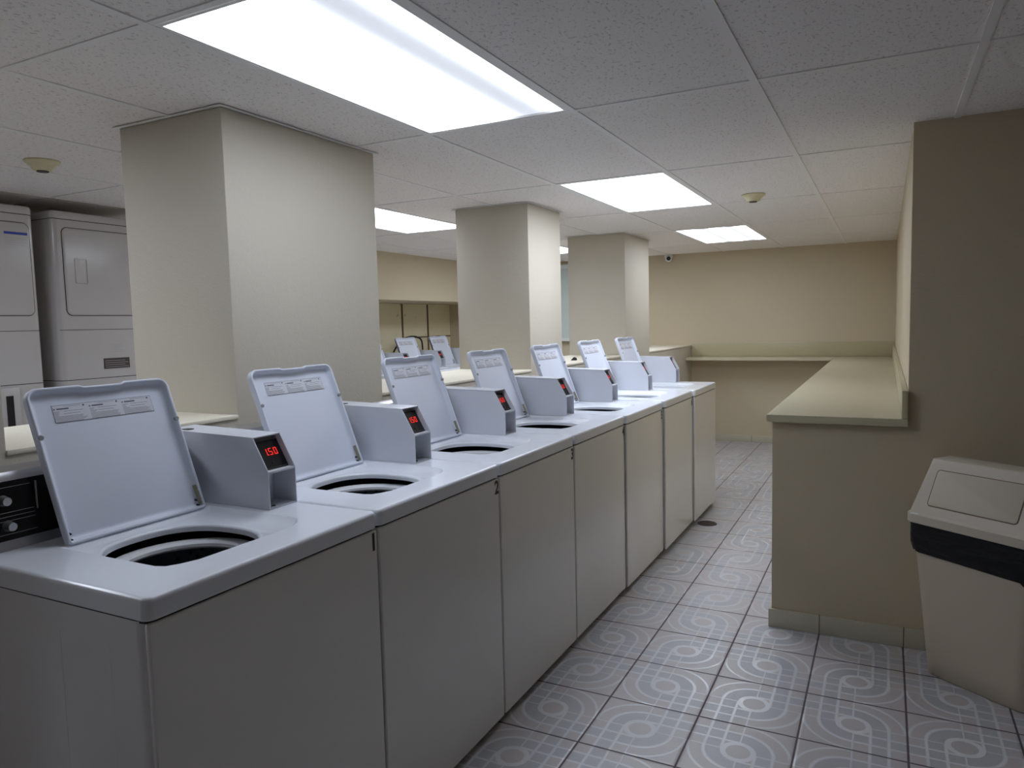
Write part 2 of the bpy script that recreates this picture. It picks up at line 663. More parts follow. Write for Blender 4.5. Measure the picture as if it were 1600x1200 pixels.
CY0 = 3.272
bm = bmesh.new()
lp = [(-0.452, CY0), (X_R - 0.001, CY0), (X_R - 0.001, Y_F - 0.001), (-1.955, Y_F - 0.001), (-1.955, 8.0), (-0.452, 8.0)]
bot = [bm.verts.new((x, y, 0.919)) for x, y in lp]
top = [bm.verts.new((x, y, 0.950)) for x, y in lp]
for i in range(6):
    j = (i + 1) % 6
    bm.faces.new((bot[i], bot[j], top[j], top[i]))
bm.faces.new(top)
bm.faces.new(bot[::-1])
es = [e for e in bm.edges if all(v.co.z > 0.93 for v in e.verts)]
bmesh.ops.bevel(bm, geom=es, offset=0.0025, segments=2, profile=0.5, affect='EDGES')
obj('worktop', local(bm, ct), MAT['counter'], ct)
obj('side_splash', local(box_bm(0.062, X_R - 0.001, CY0, Y_F - 0.022, 0.951, 1.062, bev=0.002), ct), MAT['splash'], ct)
obj('back_splash', local(box_bm(-1.955, X_R - 0.001, Y_F - 0.021, Y_F - 0.001, 0.951, 1.10, bev=0.002), ct), MAT['splash'], ct)


# ------------------------------------------------------------------ ceiling lights
def diffuser_mat(name, bands, L=LIGHT_L):
    t = NT(name)
    t.base((0.8, 0.8, 0.8), 0.4)
    sep = t.n('ShaderNodeSeparateXYZ')
    t.l(t.coord(), sep.inputs[0])
    x = sep.outputs[0]
    tot = None
    for cx, wd, depth, slope in bands:
        d = t.math('SUBTRACT', x, t.math('MULTIPLY_ADD', sep.outputs[1], slope, cx))
        g = t.math('EXPONENT', t.math('MULTIPLY', t.math('POWER', t.math('ABSOLUTE', t.math('DIVIDE', d, wd)), 3.0), -1.0))
        g = t.math('MULTIPLY', g, depth)
        tot = g if tot is None else t.math('ADD', tot, g)
    s = t.math('SUBTRACT', 1.0, tot) if tot is not None else 1.0
    edge = t.ramp(t.math('ABSOLUTE', x), [(0.235, 1.0), (0.285, 0.62)])
    s = t.math('MULTIPLY', edge, s)
    s = t.math('MULTIPLY', s, L)
    t.b.inputs['Emission Color'].default_value = (*LIGHT_C, 1)
    t.l(s, t.b.inputs['Emission Strength'])
    return t.m


plain = diffuser_mat('lit_prismatic_diffuser', [])
banded = diffuser_mat('lit_diffuser_between_tubes', [(0.155, 0.115, 0.90, 0.0)], 6.0)
banded2 = diffuser_mat('lit_diffuser_two_bands', [(-0.07, 0.055, 0.925, 0.0), (0.145, 0.055, 0.92, 0.0)])
light_labels = [
    ('largest and nearest recessed fluorescent ceiling light, over the first washers', banded),
    ('middle recessed ceiling light of the right row, evenly white, beyond the largest one', plain),
    ('farthest recessed ceiling light of the right row, two grey bands across its diffuser', banded2),
    ('recessed ceiling light seen between the nearest and middle columns', plain),
    ('far ceiling light glimpsed through the slit between the middle and farthest columns', plain),
    ('recessed ceiling light left of the nearest column, before the stacked dryers', plain)]
for (c, r), (lab, dm) in zip(light_cells, light_labels):
    x0, x1, y0, y1 = cell(c, r)
    cx, cy = (x0 + x1) / 2, (y0 + y1) / 2
    t = thing('ceiling_light', lab, 'ceiling light', (cx, cy, H), group='recessed fluorescent ceiling lights')
    hx, hy = TX / 2 - 0.013, TY / 2 - 0.013
    bm = bmesh.new()
    fw = 0.012
    add_box(bm, -hx, hx, -hy, -hy + fw, -0.003, 0.02)
    add_box(bm, -hx, hx, hy - fw, hy, -0.003, 0.02)
    add_box(bm, -hx, -hx + fw, -hy + fw, hy - fw, -0.003, 0.02)
    add_box(bm, hx - fw, hx, -hy + fw, hy - fw, -0.003, 0.02)
    obj('frame', bm, MAT['grid'], t, smooth=0)
    obj('diffuser', box_bm(-hx + fw, hx - fw, -hy + fw, hy - fw, 0.004, 0.008), dm, t, smooth=0)
    bm = bmesh.new()
    add_box(bm, -hx, hx, -hy, hy, 0.10, 0.11)
    obj('housing', bm, MAT['grid'], t, smooth=0)


# ------------------------------------------------------------------ washers
def make_washer():
    t = thing('washing_machine', 'x', 'washing machine')
    # cabinet
    bm = bmesh.new()
    pts = rrect(-0.655, -0.013, -0.326, 0.326, 0.02)
    loops_bm(bm, [[(x, y, 0.03) for x, y in pts], [(x, y, 0.856) for x, y in pts]], cap0=True)
    add_box(bm, -0.2615, -0.2585, -0.3263, -0.325, 0.06, 0.80)        # pressed ribs of the side sheet
    add_box(bm, -0.112, -0.110, -0.3262, -0.325, 0.06, 0.80)
    obj('cabinet', bm, MAT['enamel'], t)
    obj('front_panel', box_bm(-0.0125, 0.0, -0.3245, 0.3245, 0.024, 0.8535, bev=0.005, seg=3), MAT['front'], t, weighted=True)
    bm = bmesh.new()
    pts = rrect(-0.652, -0.004, -0.324, 0.324, 0.02)
    loops_bm(bm, [[(x, y, 0.8525) for x, y in pts], [(x, y, 0.8585) for x, y in pts]])
    obj('top_seam', bm, MAT['shadowgap'], t, smooth=0)
    for sx in (-0.60, -0.05):
        for sy in (-0.28, 0.28):
            bm = bmesh.new()
            add_cyl(bm, (sx, sy, 0.015), 0.02, 0.016, 0.03, n=20)
            obj('foot', bm, MAT['black'], t)
    # top deck with recess and round opening
    bm = bmesh.new()
    zt = 0.90
    outer = []
    for ins, z in ((0.0015, 0.858), (0, 0.862), (0, 0.890), (0.0016, 0.8955), (0.0045, 0.8988), (0.009, zt)):
        outer.append([(x, y, z) for x, y in rrect(-0.657, 0.002, -0.3275, 0.3275, 0.018, ins)])
    vo = loops_bm(bm, outer)
    # recess outline (counter-clockwise), front edge bulges around the opening
    rec = [(-0.462, 0.205), (-0.462, -0.196), (-0.150, -0.196), (-0.128, -0.188), (-0.114, -0.165), (-0.102, -0.13),
           (-0.098, 0.09), (-0.104, 0.14), (-0.118, 0.172), (-0.140, 0.196), (-0.165, 0.205)]

    def shrink(pl, d):
        cx = sum(p[0] for p in pl) / len(pl)
        cy = sum(p[1] for p in pl) / len(pl)
        out = []
        for x, y in pl:
            L = math.hypot(x - cx, y - cy)
            out.append((x - (x - cx) / L * d, y - (y - cy) / L * d))
        return out
    r0 = [bm.verts.new((x, y, zt)) for x, y in rec]
    r1 = [bm.verts.new((x, y, zt - 0.002)) for x, y in shrink(rec, 0.004)]
    r2 = [bm.verts.new((x, y, zt - 0.013)) for x, y in shrink(rec, 0.024)]
    fill_between(bm, vo[-1], r0)
    for a, bb in ((r0, r1), (r1, r2)):
        for i in range(len(a)):
            j = (i + 1) % len(a)
            bm.faces.new((a[i], a[j], bb[j], bb[i]))
    # opening
    N = 72

    def opening(off):
        out = []
        for i in range(N):
            a = 2 * PI * i / N
            ca, sa = math.cos(a), math.sin(a)
            n = 2.5
            k = (abs(ca) ** n + abs(sa) ** n) ** (-1 / n)
            x, y = (0.165 + off) * k * ca, (0.152 + off) * k * sa
            x = min(x, 0.150 + off)
            out.append((-0.270 + x, -0.035 + y))
        return out
    h0 = [bm.verts.new((x, y, zt - 0.013)) for x, y in opening(0.0)]
    fill_between(bm, r2, h0)
    prev = h0
    for off, z in ((-0.003, -0.0135), (-0.006, -0.0155), (-0.008, -0.019), (-0.008, -0.029)):
        cur = [bm.verts.new((x, y, zt + z)) for x, y in opening(off)]
        for i in range(N):
            j = (i + 1) % N
            bm.faces.new((prev[i], prev[j], cur[j], cur[i]))
        prev = cur
    deck = obj('top_deck', bm, MAT['deck'], t, smooth=40, weighted=True)
    # tub
    bm = bmesh.new()
    c = (-0.285, -0.03, 0)
    lathe(bm, [(0.235, 0.863), (0.245, 0.83), (0.245, 0.42), (0.0005, 0.41)], c)
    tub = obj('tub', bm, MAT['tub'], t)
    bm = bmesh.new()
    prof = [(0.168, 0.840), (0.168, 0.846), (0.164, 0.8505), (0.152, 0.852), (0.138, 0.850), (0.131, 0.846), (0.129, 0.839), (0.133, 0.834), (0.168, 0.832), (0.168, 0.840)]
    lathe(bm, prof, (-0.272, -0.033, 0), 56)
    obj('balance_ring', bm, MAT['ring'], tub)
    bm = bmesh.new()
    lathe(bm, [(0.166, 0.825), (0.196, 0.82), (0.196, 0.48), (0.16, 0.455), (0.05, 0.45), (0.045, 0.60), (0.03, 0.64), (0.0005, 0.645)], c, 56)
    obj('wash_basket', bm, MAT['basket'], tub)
    # console behind the lid
    bm = bmesh.new()
    prism_y(bm, [(-0.655, 0.899), (-0.545, 0.899), (-0.548, 0.918), (-0.572, 1.052), (-0.582, 1.066), (-0.60, 1.07), (-0.65, 1.07), (-0.655, 1.06)], -0.322, 0.322)
    es = [e for e in bm.edges if abs(e.verts[0].co.y - e.verts[1].co.y) < 1e-5]
    con = obj('console', bm, MAT['chrome'], t)
    bm = bmesh.new()
    sl = (-0.548 + 0.572) / (0.918 - 1.052)

    def cx_(z, off=0.0):
        return -0.548 + (z - 0.918) * sl + off
    prism_y(bm, [(cx_(0.922, -0.002), 0.922), (cx_(0.922, 0.0015), 0.922), (cx_(1.048, 0.0015), 1.048), (cx_(1.048, -0.002), 1.048)], -0.314, 0.216)
    pn = obj('control_panel', bm, MAT['blackpanel'], con, smooth=0)
    for y, z in ((-0.252, 1.008), (-0.25, 0.953)):
        bm = bmesh.new()
        add_cyl(bm, (cx_(z, 0.012), y, z), 0.012, 0.009, 0.02, 'X', 20)
        obj('knob', bm, MAT['chrome'], con)
    bm = bmesh.new()
    for z in (1.035, 0.981, 0.972, 0.963, 0.935):
        add_box(bm, cx_(z, 0.0012), cx_(z, 0.002), -0.30, -0.19, z - 0.0006, z + 0.0006)
    add_box(bm, cx_(0.985, 0.0), cx_(0.985, 0.003), -0.184, -0.181, 0.93, 1.04)
    obj('panel_print', bm, MAT['greyprint'], con, smooth=0)
    # coin box
    by0, by1 = 0.226, 0.324
    prof = [(-0.648, 0.9005), (-0.265, 0.9005), (-0.265, 0.999), (-0.315, 1.086), (-0.648, 1.094)]
    bm = bmesh.new()
    prism_y(bm, prof, by0, by0 + 0.0028)
    prism_y(bm, prof, by1 - 0.0028, by1)
    # roof, back block, bottom plate, shelf
    prism_y(bm, [(-0.648, 1.0915), (-0.648, 1.095), (-0.3135, 1.087), (-0.316, 1.0835)], by0, by1)
    add_box(bm, -0.648, -0.345, by0 + 0.0028, by1 - 0.0028, 0.9005, 1.083)
    add_box(bm, -0.345, -0.266, by0 + 0.0028, by1 - 0.0028, 0.9005, 0.9035)
    prism_y(bm, [(-0.345, 0.994), (-0.2655, 0.994), (-0.2655, 0.999), (-0.345, 1.001)], by0 + 0.0028, by1 - 0.0028)
    cb = obj('coin_box', bm, MAT['coin'], t, smooth=0)
    # tilted display, recessed behind the slanted opening
    dx, dz = -0.315 + 0.265, 1.086 - 0.999
    L = math.hypot(dx, dz)
    ux, uz = dx / L, dz / L                      # up along the slope
    nx, nz = uz, -ux                             # outward normal
    P0 = Vector((-0.265 - 0.018 * nx, 0, 0.999 - 0.018 * nz))

    def P(s, off=0.0):
        return (P0.x + ux * s + nx * off, P0.z + uz * s + nz * off)
    bm = bmesh.new()
    prism_y(bm, [P(0.011, -0.004), P(0.011, 0), P(0.094, 0), P(0.094, -0.004)], by0 + 0.003, by1 - 0.003)
    disp = obj('display', bm, MAT['blackpanel'], cb, smooth=0)
    for sa in (0.0125, 0.090):
        bm = bmesh.new()
        prism_y(bm, [P(sa, 0.0), P(sa, 0.003), P(sa + 0.003, 0.003), P(sa + 0.003, 0)], by0 + 0.006, by1 - 0.006)
        obj('display_bezel', bm, MAT['shadowgap'], cb, smooth=0)
    bm = bmesh.new()
    add_cyl(bm, (P(0.028, 0.001)[0], 0.275, P(0.028, 0.001)[1]), 0.0035, 0.003, 0.004, 'X', 12)
    obj('display_button', bm, MAT['shadowgap'], cb)
    # seven segment digits 1.50
    dh, dw, th = 0.020, 0.0115, 0.0024
    S = {'1': 'bc', '5': 'afgcd', '0': 'abcdef'}

    def seg(ya, yb, sa, sb):
        prism_y(sbm, [P(sa, 0.0002), P(sa, 0.0012), P(sb, 0.0012), P(sb, 0.0002)], ya, yb)
    s0 = 0.050
    for k, ch in enumerate('150'):
        sbm = bmesh.new()
        y = 0.258 + k * 0.0175
        for q in S[ch]:
            if q == 'a': seg(y + th * .5, y + dw - th * .5, s0 + dh - th, s0 + dh)
            if q == 'd': seg(y + th * .5, y + dw - th * .5, s0, s0 + th)
            if q == 'g': seg(y + th * .5, y + dw - th * .5, s0 + dh / 2 - th / 2, s0 + dh / 2 + th / 2)
            if q == 'f': seg(y, y + th, s0 + dh / 2 + .0004, s0 + dh - .0006)
            if q == 'e': seg(y, y + th, s0 + .0006, s0 + dh / 2 - .0004)
            if q == 'b': seg(y + dw - th, y + dw, s0 + dh / 2 + .0004, s0 + dh - .0006)
            if q == 'c': seg(y + dw - th, y + dw, s0 + .0006, s0 + dh / 2 - .0004)
        if k == 0:
            seg(0.2705, 0.2728, s0, s0 + 0.0024)
        obj('display_digit', sbm, MAT['red'], cb, smooth=0, label='red glowing price digit')
    bm = bmesh.new()
    v = [(-0.340, by0 + 0.004, 0.905), (-0.300, by0 + 0.004, 0.905), (-0.334, by0 + 0.004, 0.993), (-0.340, by0 + 0.004, 0.993)]
    a = [bm.verts.new(p) for p in v]
    b2 = [bm.verts.new((p[0], by0 + 0.045 - (0.012 if i in (2, 3) else 0), p[2])) for i, p in enumerate(v)]
    for i in range(4):
        bm.faces.new((a[i], a[(i + 1) % 4], b2[(i + 1) % 4], b2[i]))
    bm.faces.new(a[::-1]); bm.faces.new(b2)
    obj('coin_chute', bm, MAT['chute'], cb, smooth=0, label='dull brass coin chute')
    for qx, qy, qr in ((-0.283, 0.03, 0.006), (-0.279, 0.012, 0.004)):
        bm = bmesh.new()
        add_cyl(bm, (qx, by0 + qy, 0.9045), qr, qr * 0.8, 0.003, 'Z', 12)
        obj('screw', bm, MAT['shadowgap'], cb)
    bm = bmesh.new()
    add_box(bm, -0.60, -0.575, by0 + 0.015, by0 + 0.035, 1.0935, 1.0955)
    obj('lock', bm, MAT['black'], cb, smooth=0)
    return t


def make_lid(t, ang=20.5, warning=True):
    """open lid: pan shape, hinged at the back of the deck recess"""
    a = math.radians(ang)
    up = Vector((-math.sin(a), 0, math.cos(a)))
    nn = Vector((math.cos(a), 0, math.sin(a)))       # towards the viewer (underside of the lid)
    O = Vector((-0.452, 0.0045, 0.897))
    W2, LH, LL = 0.1835, 0.372, 0.004

    def pt(s, tt, d):
        return O + Vector((0, s, 0)) + up * tt + nn * d

    def outline(ins, dpt, rr=0.028):
        pts = []
        x0, x1, y0, y1 = -W2 + ins, W2 - ins, LL + ins, LH - ins
        top = max(rr - ins, 0.003)
        bot = max(0.010 - ins, 0.002)
        for cx, cy, a0, r in ((x1, y1, 0, top), (x0, y1, 90, top), (x0, y0, 180, bot), (x1, y0, 270, bot)):
            sx = 1 if cx > 0 else -1
            sy = 1 if cy > 0.2 else -1
            for k in range(9):
                q = math.radians(a0 + 90 * k / 8)
                pts.append((cx - sx * r + r * math.cos(q), cy - sy * r + r * math.sin(q)))
            if a0 == 0:        # finger grip dip in the top edge
                for s, dd in ((0.062, 0), (0.052, -0.0045), (0.0, -0.0045), (-0.046, -0.0045), (-0.056, 0)):
                    pts.append((s, cy + dd))
            if a0 == 90:
                pass
        return [pt(x, y, dpt) for x, y in pts]
    bm = bmesh.new()
    lps = [outline(0.010, -0.024), outline(0.003, -0.0225), outline(0.0, -0.018), outline(0.0, -0.003), outline(0.0012, -0.0006),
           outline(0.0035, 0.0), outline(0.0065, -0.0008), outline(0.0085, -0.004), outline(0.011, -0.014), outline(0.016, -0.018), outline(0.024, -0.019)]
    loops_bm(bm, lps, cap0=True, cap1=True)
    lid = obj('lid', bm, MAT['lidwhite'], t, smooth=50, weighted=True)
    # hinge brackets and rubber bumpers
    for s in (-1, 1):
        for tt, d in ((0.016, -0.010), (0.030, -0.010)):
            bm = bmesh.new()
            add_cyl(bm, pt(s * (W2 - 0.014), tt, d - 0.003), 0.0032, 0.0026, 0.008, 'X', 12)
            obj('hinge_screw', bm, MAT['shadowgap'], lid)
    bm = bmesh.new()
    v = [pt(W2 - 0.012, 0.018, -0.010), pt(W2 - 0.012, 0.070, -0.013), pt(W2 - 0.008, 0.070, -0.004), pt(W2 - 0.008, 0.018, -0.002)]
    A = [bm.verts.new(p) for p in v]
    B = [bm.verts.new(p + nn * 0.002 + Vector((0, -0.003, 0))) for p in v]
    for i in range(4):
        bm.faces.new((A[i], A[(i + 1) % 4], B[(i + 1) % 4], B[i]))
    bm.faces.new(A[::-1]); bm.faces.new(B)
    obj('hinge_bracket', bm, MAT['chute'], lid, smooth=0)
    for s in (-1, 1):
        bm = bmesh.new()
        c = pt(s * (W2 - 0.007), 0.255, -0.001)
        add_cyl(bm, c, 0.0068, 0.0052, 0.007, 'X', 16)
        obj('rubber_bumper', bm, MAT['greyprint'], lid)
    if warning:
        bm = bmesh.new()
        q = [pt(s, tt, -0.0183) for s, tt in ((-0.124, 0.288), (0.132, 0.288), (0.132, 0.331), (-0.124, 0.331))]
        bm.faces.new([bm.verts.new(p) for p in q])
        bm2 = bm
        ext = bmesh.ops.extrude_face_region(bm2, geom=bm2.faces[:])
        for e in ext['geom']:
            if isinstance(e, bmesh.types.BMVert):
                e.co += nn * 0.0004
        obj('warning_sticker', bm2, MAT['stickerbg'], lid, smooth=0, label='printed warning sticker in three columns')
        rnd = random.Random(5)
        bm = bmesh.new()

        def bar(s0, s1, t0, t1):
            vs = [pt(s, tt, -0.0177) for s, tt in ((s0, t0), (s1, t0), (s1, t1), (s0, t1))]
            bm.faces.new([bm.verts.new(p) for p in vs])
        bar(-0.124, 0.132, 0.3300, 0.3308)
        bar(-0.124, 0.132, 0.2880, 0.2886)
        bar(-0.124, -0.1234, 0.288, 0.331)
        bar(0.1314, 0.132, 0.288, 0.331)
        for k in range(3):
            x = -0.122 + k * 0.0855
            bar(x, x + 0.004, 0.3195, 0.3225)
            bar(x + 0.007, x + 0.036, 0.3195, 0.3228)
            bar(x + 0.070, x + 0.075, 0.3235, 0.3275)
            bar(x + 0.024, x + 0.066, 0.3265, 0.3272)
            for m in range(2):
                bar(x + 0.022 - m * 0.001, x + 0.070 - m * 0.008, 0.3145 - m * 0.006, 0.3153 - m * 0.006)
        obj('sticker_heading', bm, MAT['stickerink'], lid, smooth=0)
        bm = bmesh.new()
        for k in range(3):
            x = -0.122 + k * 0.0855
            for m in range(9):
                tt = 0.3155 - m * 0.0031
                s1 = x + (0.020 if m < 4 else 0.076) - rnd.random() * 0.012
                bar(x + (0.0 if m < 4 else 0.0), s1, tt - 0.0015, tt)
        obj('sticker_small_print', bm, MAT['greyprint'], lid, smooth=0)
    return lid


def add_closed_lid(t):
    bm = bmesh.new()
    add_box(bm, -0.452, -0.112, -0.179, 0.188, 0.893, 0.906, bev=0.004)
    obj('lid', bm, MAT['lidwhite'], t)


def add_number(t, n):
    bm = text_bm(str(n), 0.062, 0.0002)
    # text x -> +y of the washer, text y -> z
    for v in bm.verts:
        x, y, z = v.co
        v.co = Vector((0.0006 + z, 0.308 + x * 0.9, 0.822 + y))
    obj('number_marking', bm, MAT['ink'], t, smooth=0, label='black number %d' % n)


proto = make_washer()
# x of the front, centre y, label
XF = [-1.145, -1.146, -1.146, -1.146, -1.137, -1.120, -1.105]
Y0, PITCH = 0.803, 0.6595
w_labels = [
    'white top-load washer marked 1, nearest the camera, lid open and red price showing',
    'white top-load washer marked 2, lid open, second from the camera in the long row',
    'white top-load washer marked 3, lid open in front of the nearest column edge',
    'white top-load washer marked 4, lid open, exactly in the middle of the long row',
    'white top-load washer marked 5, lid open, third from the far end of the long row',
    'white top-load washer marked 6, lid open, just before the last washer of the long row',
    'white top-load washer at the far end of the long row beside the floor drain']
washers = []
for i in range(7):
    wv = proto if i == 0 else dup(proto)
    washers.append(wv)
for i, wv in enumerate(washers):
    wv.location = (XF[i], Y0 + PITCH * (i + 0.5), [0, 0, 0, 0, 0, 0.006, 0.006][i])
    tag(wv, w_labels[i], 'washing machine', 'coin-operated top-load washers in the long row')
    make_lid(wv, 20.5 + [0, .6, -.4, .3, -.5, .5, -.2][i])
    if i < 6:
        add_number(wv, i + 1)

far_labels = ['white washer with closed lid in the left recess, mostly hidden by the nearest column',
              'white washer in the left recess, open lid leftmost of the two there',
              'white washer with open lid in the left recess, beside the middle column']
for i, yb in enumerate((5.69, 6.35, 7.01)):
    wv = dup(proto)
    wv.location = (-4.17, yb + 0.33, 0.0)
    tag(wv, far_labels[i], 'washing machine', 'top-load washers in the left recess')
    if i == 0:
        add_closed_lid(wv)
    else:
        make_lid(wv, 21.0 if i == 1 else 20.0)


# ------------------------------------------------------------------ stacked dryers
def make_dryer(loc, label, first):
    t = thing('stacked_dryer', label, 'dryer', loc, group='stacked dryers along the left wall')
    W = 0.685
    # body: two stacked cabinets (local: front at x=0, y from 0 to W)
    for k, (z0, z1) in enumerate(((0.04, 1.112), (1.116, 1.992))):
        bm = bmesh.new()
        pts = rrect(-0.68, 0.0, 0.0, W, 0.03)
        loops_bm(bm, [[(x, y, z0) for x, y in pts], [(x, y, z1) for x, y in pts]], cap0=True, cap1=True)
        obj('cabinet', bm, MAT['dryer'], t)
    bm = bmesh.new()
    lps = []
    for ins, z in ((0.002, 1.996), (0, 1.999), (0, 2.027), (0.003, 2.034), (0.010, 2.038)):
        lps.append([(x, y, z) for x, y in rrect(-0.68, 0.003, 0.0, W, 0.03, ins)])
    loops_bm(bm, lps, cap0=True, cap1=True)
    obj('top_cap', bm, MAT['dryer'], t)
    bm = bmesh.new()
    for z in (1.114, 1.994):
        pts = rrect(-0.68, 0.0, 0.002, W - 0.002, 0.03, 0.001)
        loops_bm(bm, [[(x, y, z - 0.0022) for x, y in pts], [(x, y, z + 0.0022) for x, y in pts]])
    add_box(bm, -0.002, 0.0006, 0.004, W - 0.004, 1.3895, 1.3925)
    obj('panel_seam', bm, MAT['shadowgap'], t, smooth=0)

    def rr_xz(y0, y1, z0, z1, r, x, ins=0.0):
        return [(x, y, z) for y, z in rrect(y0, y1, z0, z1, r, ins)]
    doors = ((1.472, 1.948), (0.42, 0.86))
    for z0, z1 in doors:
        y0, y1 = 0.050, W - 0.030
        bm = bmesh.new()
        loops_bm(bm, [rr_xz(y0, y1, z0, z1, 0.03, -0.002), rr_xz(y0, y1, z0, z1, 0.03, 0.003),
                      rr_xz(y0, y1, z0, z1, 0.03, 0.006, 0.004), rr_xz(y0, y1, z0, z1, 0.03, 0.0065, 0.012)], cap1=True)
        d = obj('door', bm, MAT['dryer'], t, smooth=40, weighted=True)
        bm = bmesh.new()
        loops_bm(bm, [rr_xz(y0, y1, z0, z1, 0.03, 0.0002, -0.004), rr_xz(y0, y1, z0, z1, 0.03, 0.0012, -0.003),
                      rr_xz(y0, y1, z0, z1, 0.03, 0.0012, 0.001)])
        obj('door_gap', bm, MAT['shadowgap'], d, smooth=0)
        if not first:
            zc = (z0 + z1) / 2
            bm = bmesh.new()
            h0, h1 = z0 + 0.175, z0 + 0.315
            loops_bm(bm, [rr_xz(0.105, 0.180, h0, h1, 0.008, 0.0062), rr_xz(0.105, 0.180, h0, h1, 0.008, 0.0105, 0.002),
                          rr_xz(0.105, 0.180, h0, h1, 0.008, 0.0105, 0.006)])
            lp2 = rrect(0.105, 0.180, h0, h1, 0.008, 0.006)
            loops_bm(bm, [[(0.0105, y, z) for y, z in lp2], [(0.002 if y > 0.14 else 0.0095, y, z) for y, z in lp2]], cap1=True)
            obj('door_handle', bm, MAT['dryer'], d, smooth=30)
    if first:
        bm = bmesh.new()
        add_box(bm, 0.0064, 0.0069, 0.53, 0.645, 1.886, 1.899)
        obj('blue_sticker', bm, MAT['bluelabel'], t, smooth=0, label='blue sticker strip')
        bm = bmesh.new()
        for k in range(4):
            add_box(bm, 0.0064, 0.0067, 0.53, 0.64 - 0.012 * (k % 2), 1.866 - k * 0.011, 1.8675 - k * 0.011)
        obj('small_print', bm, MAT['greyprint'], t, smooth=0)
    # lower control strip: black vertical coin panel
    bm = bmesh.new()
    yy = 0.475 if first else 0.5
    add_box(bm, 0.0, 0.012, yy - 0.03, yy + 0.07, 0.86, 1.10, bev=0.003)
    obj('control_housing', bm, MAT['dryer'], t)
    bm = bmesh.new()
    add_box(bm, 0.0115, 0.0145, yy, yy + 0.035, 0.90, 1.06)
    obj('control_panel', bm, MAT['blackpanel'], t, smooth=0)
    bm = bmesh.new()
    add_box(bm, 0.0, 0.0022, 0.24, 0.40, 1.165, 1.225)
    obj('rating_plate', bm, MAT['darkplate'], t, smooth=0, label='dark brown rating plate')
    bm = bmesh.new()
    for k in range(4):
        add_box(bm, 0.0020, 0.0026, 0.248, 0.392 - 0.02 * (k % 2), 1.173 + k * 0.012, 1.1755 + k * 0.012)
    for k in range(5):
        add_box(bm, 0.0, 0.0006, 0.30 + 0.006 * (k % 2), 0.37 - 0.01 * (k % 3), 1.26 + k * 0.010, 1.2615 + k * 0.010)
    obj('plate_print', bm, MAT['greyprint'], t, smooth=0)
    for sx in (-0.6, -0.06):
        for sy in (0.06, W - 0.06):
            bm = bmesh.new()
            add_cyl(bm, (sx, sy, 0.02), 0.022, 0.018, 0.04, n=16)
            obj('foot', bm, MAT['black'], t)
    return t


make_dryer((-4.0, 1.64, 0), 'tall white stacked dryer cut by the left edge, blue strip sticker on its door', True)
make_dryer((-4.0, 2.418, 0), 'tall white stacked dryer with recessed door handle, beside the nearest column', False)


# ------------------------------------------------------------------ trash bin
wx, wy = 0.8075, -0.590
bin_rot = math.atan2(wy, wx)
tb = thing('trash_bin', 'beige swing-lid trash bin with black liner against the right wall', 'trash bin', (0.149, 3.097, 0), bin_rot)
# local: x along the front, y depth (away), z up ; front-left bottom corner at the origin


def ring(x0, x1, y0, y1, r, z, ins=0.0):
    return [(x, y, z) for x, y in rrect(x0, x1, y0, y1, r, ins, seg=7)]


BW, BD = 0.368, 0.205
bm = bmesh.new()


def binsec(z, extra=0.0):
    k = z / 0.60
    return ring(-0.038 * k - extra, BW + 0.030 * k + extra, -0.052 * k - extra, BD + 0.006 * k + extra, 0.04, z)


lps = [binsec(0.0, -0.006), binsec(0.006)] + [binsec(0.6 * k / 8) for k in range(1, 9)]
loops_bm(bm, lps, cap0=True)
obj('bin_body', bm, MAT['bin'], tb, smooth=45)
# liner folded over the rim
bm = bmesh.new()
rnd = random.Random(3)
lps = []
for m, (z, e) in enumerate(((0.604, 0.003), (0.60, 0.008), (0.565, 0.008), (0.53, 0.010), (0.50, 0.012), (0.466, 0.007), (0.460, 0.0015))):
    base = binsec(z, e)
    out = []
    for i, (x, y, zz) in enumerate(base):
        wob = math.sin(i * 1.7) * 0.5 + math.sin(i * 0.63 + 1) * 0.5
        dz = 0.008 * wob * (m / 6) + (0.018 * math.cos(2 * PI * (i - 18) / len(base)) * (m / 6))
        out.append((x + 0.0015 * math.sin(i * 2.1 + m), y + 0.002 * math.cos(i * 1.3 + m), zz + dz))
    lps.append(out)
loops_bm(bm, lps)
obj('bin_liner', bm, MAT['bag'], tb, smooth=60, label='black plastic liner')
# hood
bm = bmesh.new()
X0, X1, YF, YB = -0.052, BW + 0.045, -0.068, BD + 0.016
lps = [ring(X0, X1, YF, YB, 0.045, 0.590, 0.004), ring(X0, X1, YF, YB, 0.045, 0.592), ring(X0, X1, YF, YB, 0.045, 0.622),
       ring(X0, X1, YF, YB, 0.045, 0.627, 0.005)]
# sloping part up to the ridge plateau
r0 = (X0 + 0.010, X1 - 0.010, YF + 0.012, YB - 0.010)
r1 = (X0 + 0.038, X1 - 0.038, YF + 0.105, YB - 0.075)
for k in range(0, 9):
    q = k / 8
    e = q
    x0 = r0[0] + (r1[0] - r0[0]) * e; x1 = r0[1] + (r1[1] - r0[1]) * e
    y0 = r0[2] + (r1[2] - r0[2]) * e; y1 = r0[3] + (r1[3] - r0[3]) * e
    z = 0.630 + 0.185 * q
    lps.append(ring(x0, x1, y0, y1, 0.030 - 0.014 * q, z))
x0, x1, y0, y1 = r1
lps.append(ring(x0, x1, y0, y1, 0.016, 0.821, 0.004))
lps.append(ring(x0, x1, y0, y1, 0.016, 0.824, 0.014))
loops_bm(bm, lps, cap1=True)
hood = obj('hood', bm, MAT['binlid'], tb, smooth=30)
# swing door lying on the front slope
sl0 = Vector((0, r0[2], 0.630)); sl1 = Vector((0, r1[2], 0.815))
su = (sl1 - sl0).normalized()
sn = Vector((0, -su.z, su.y))


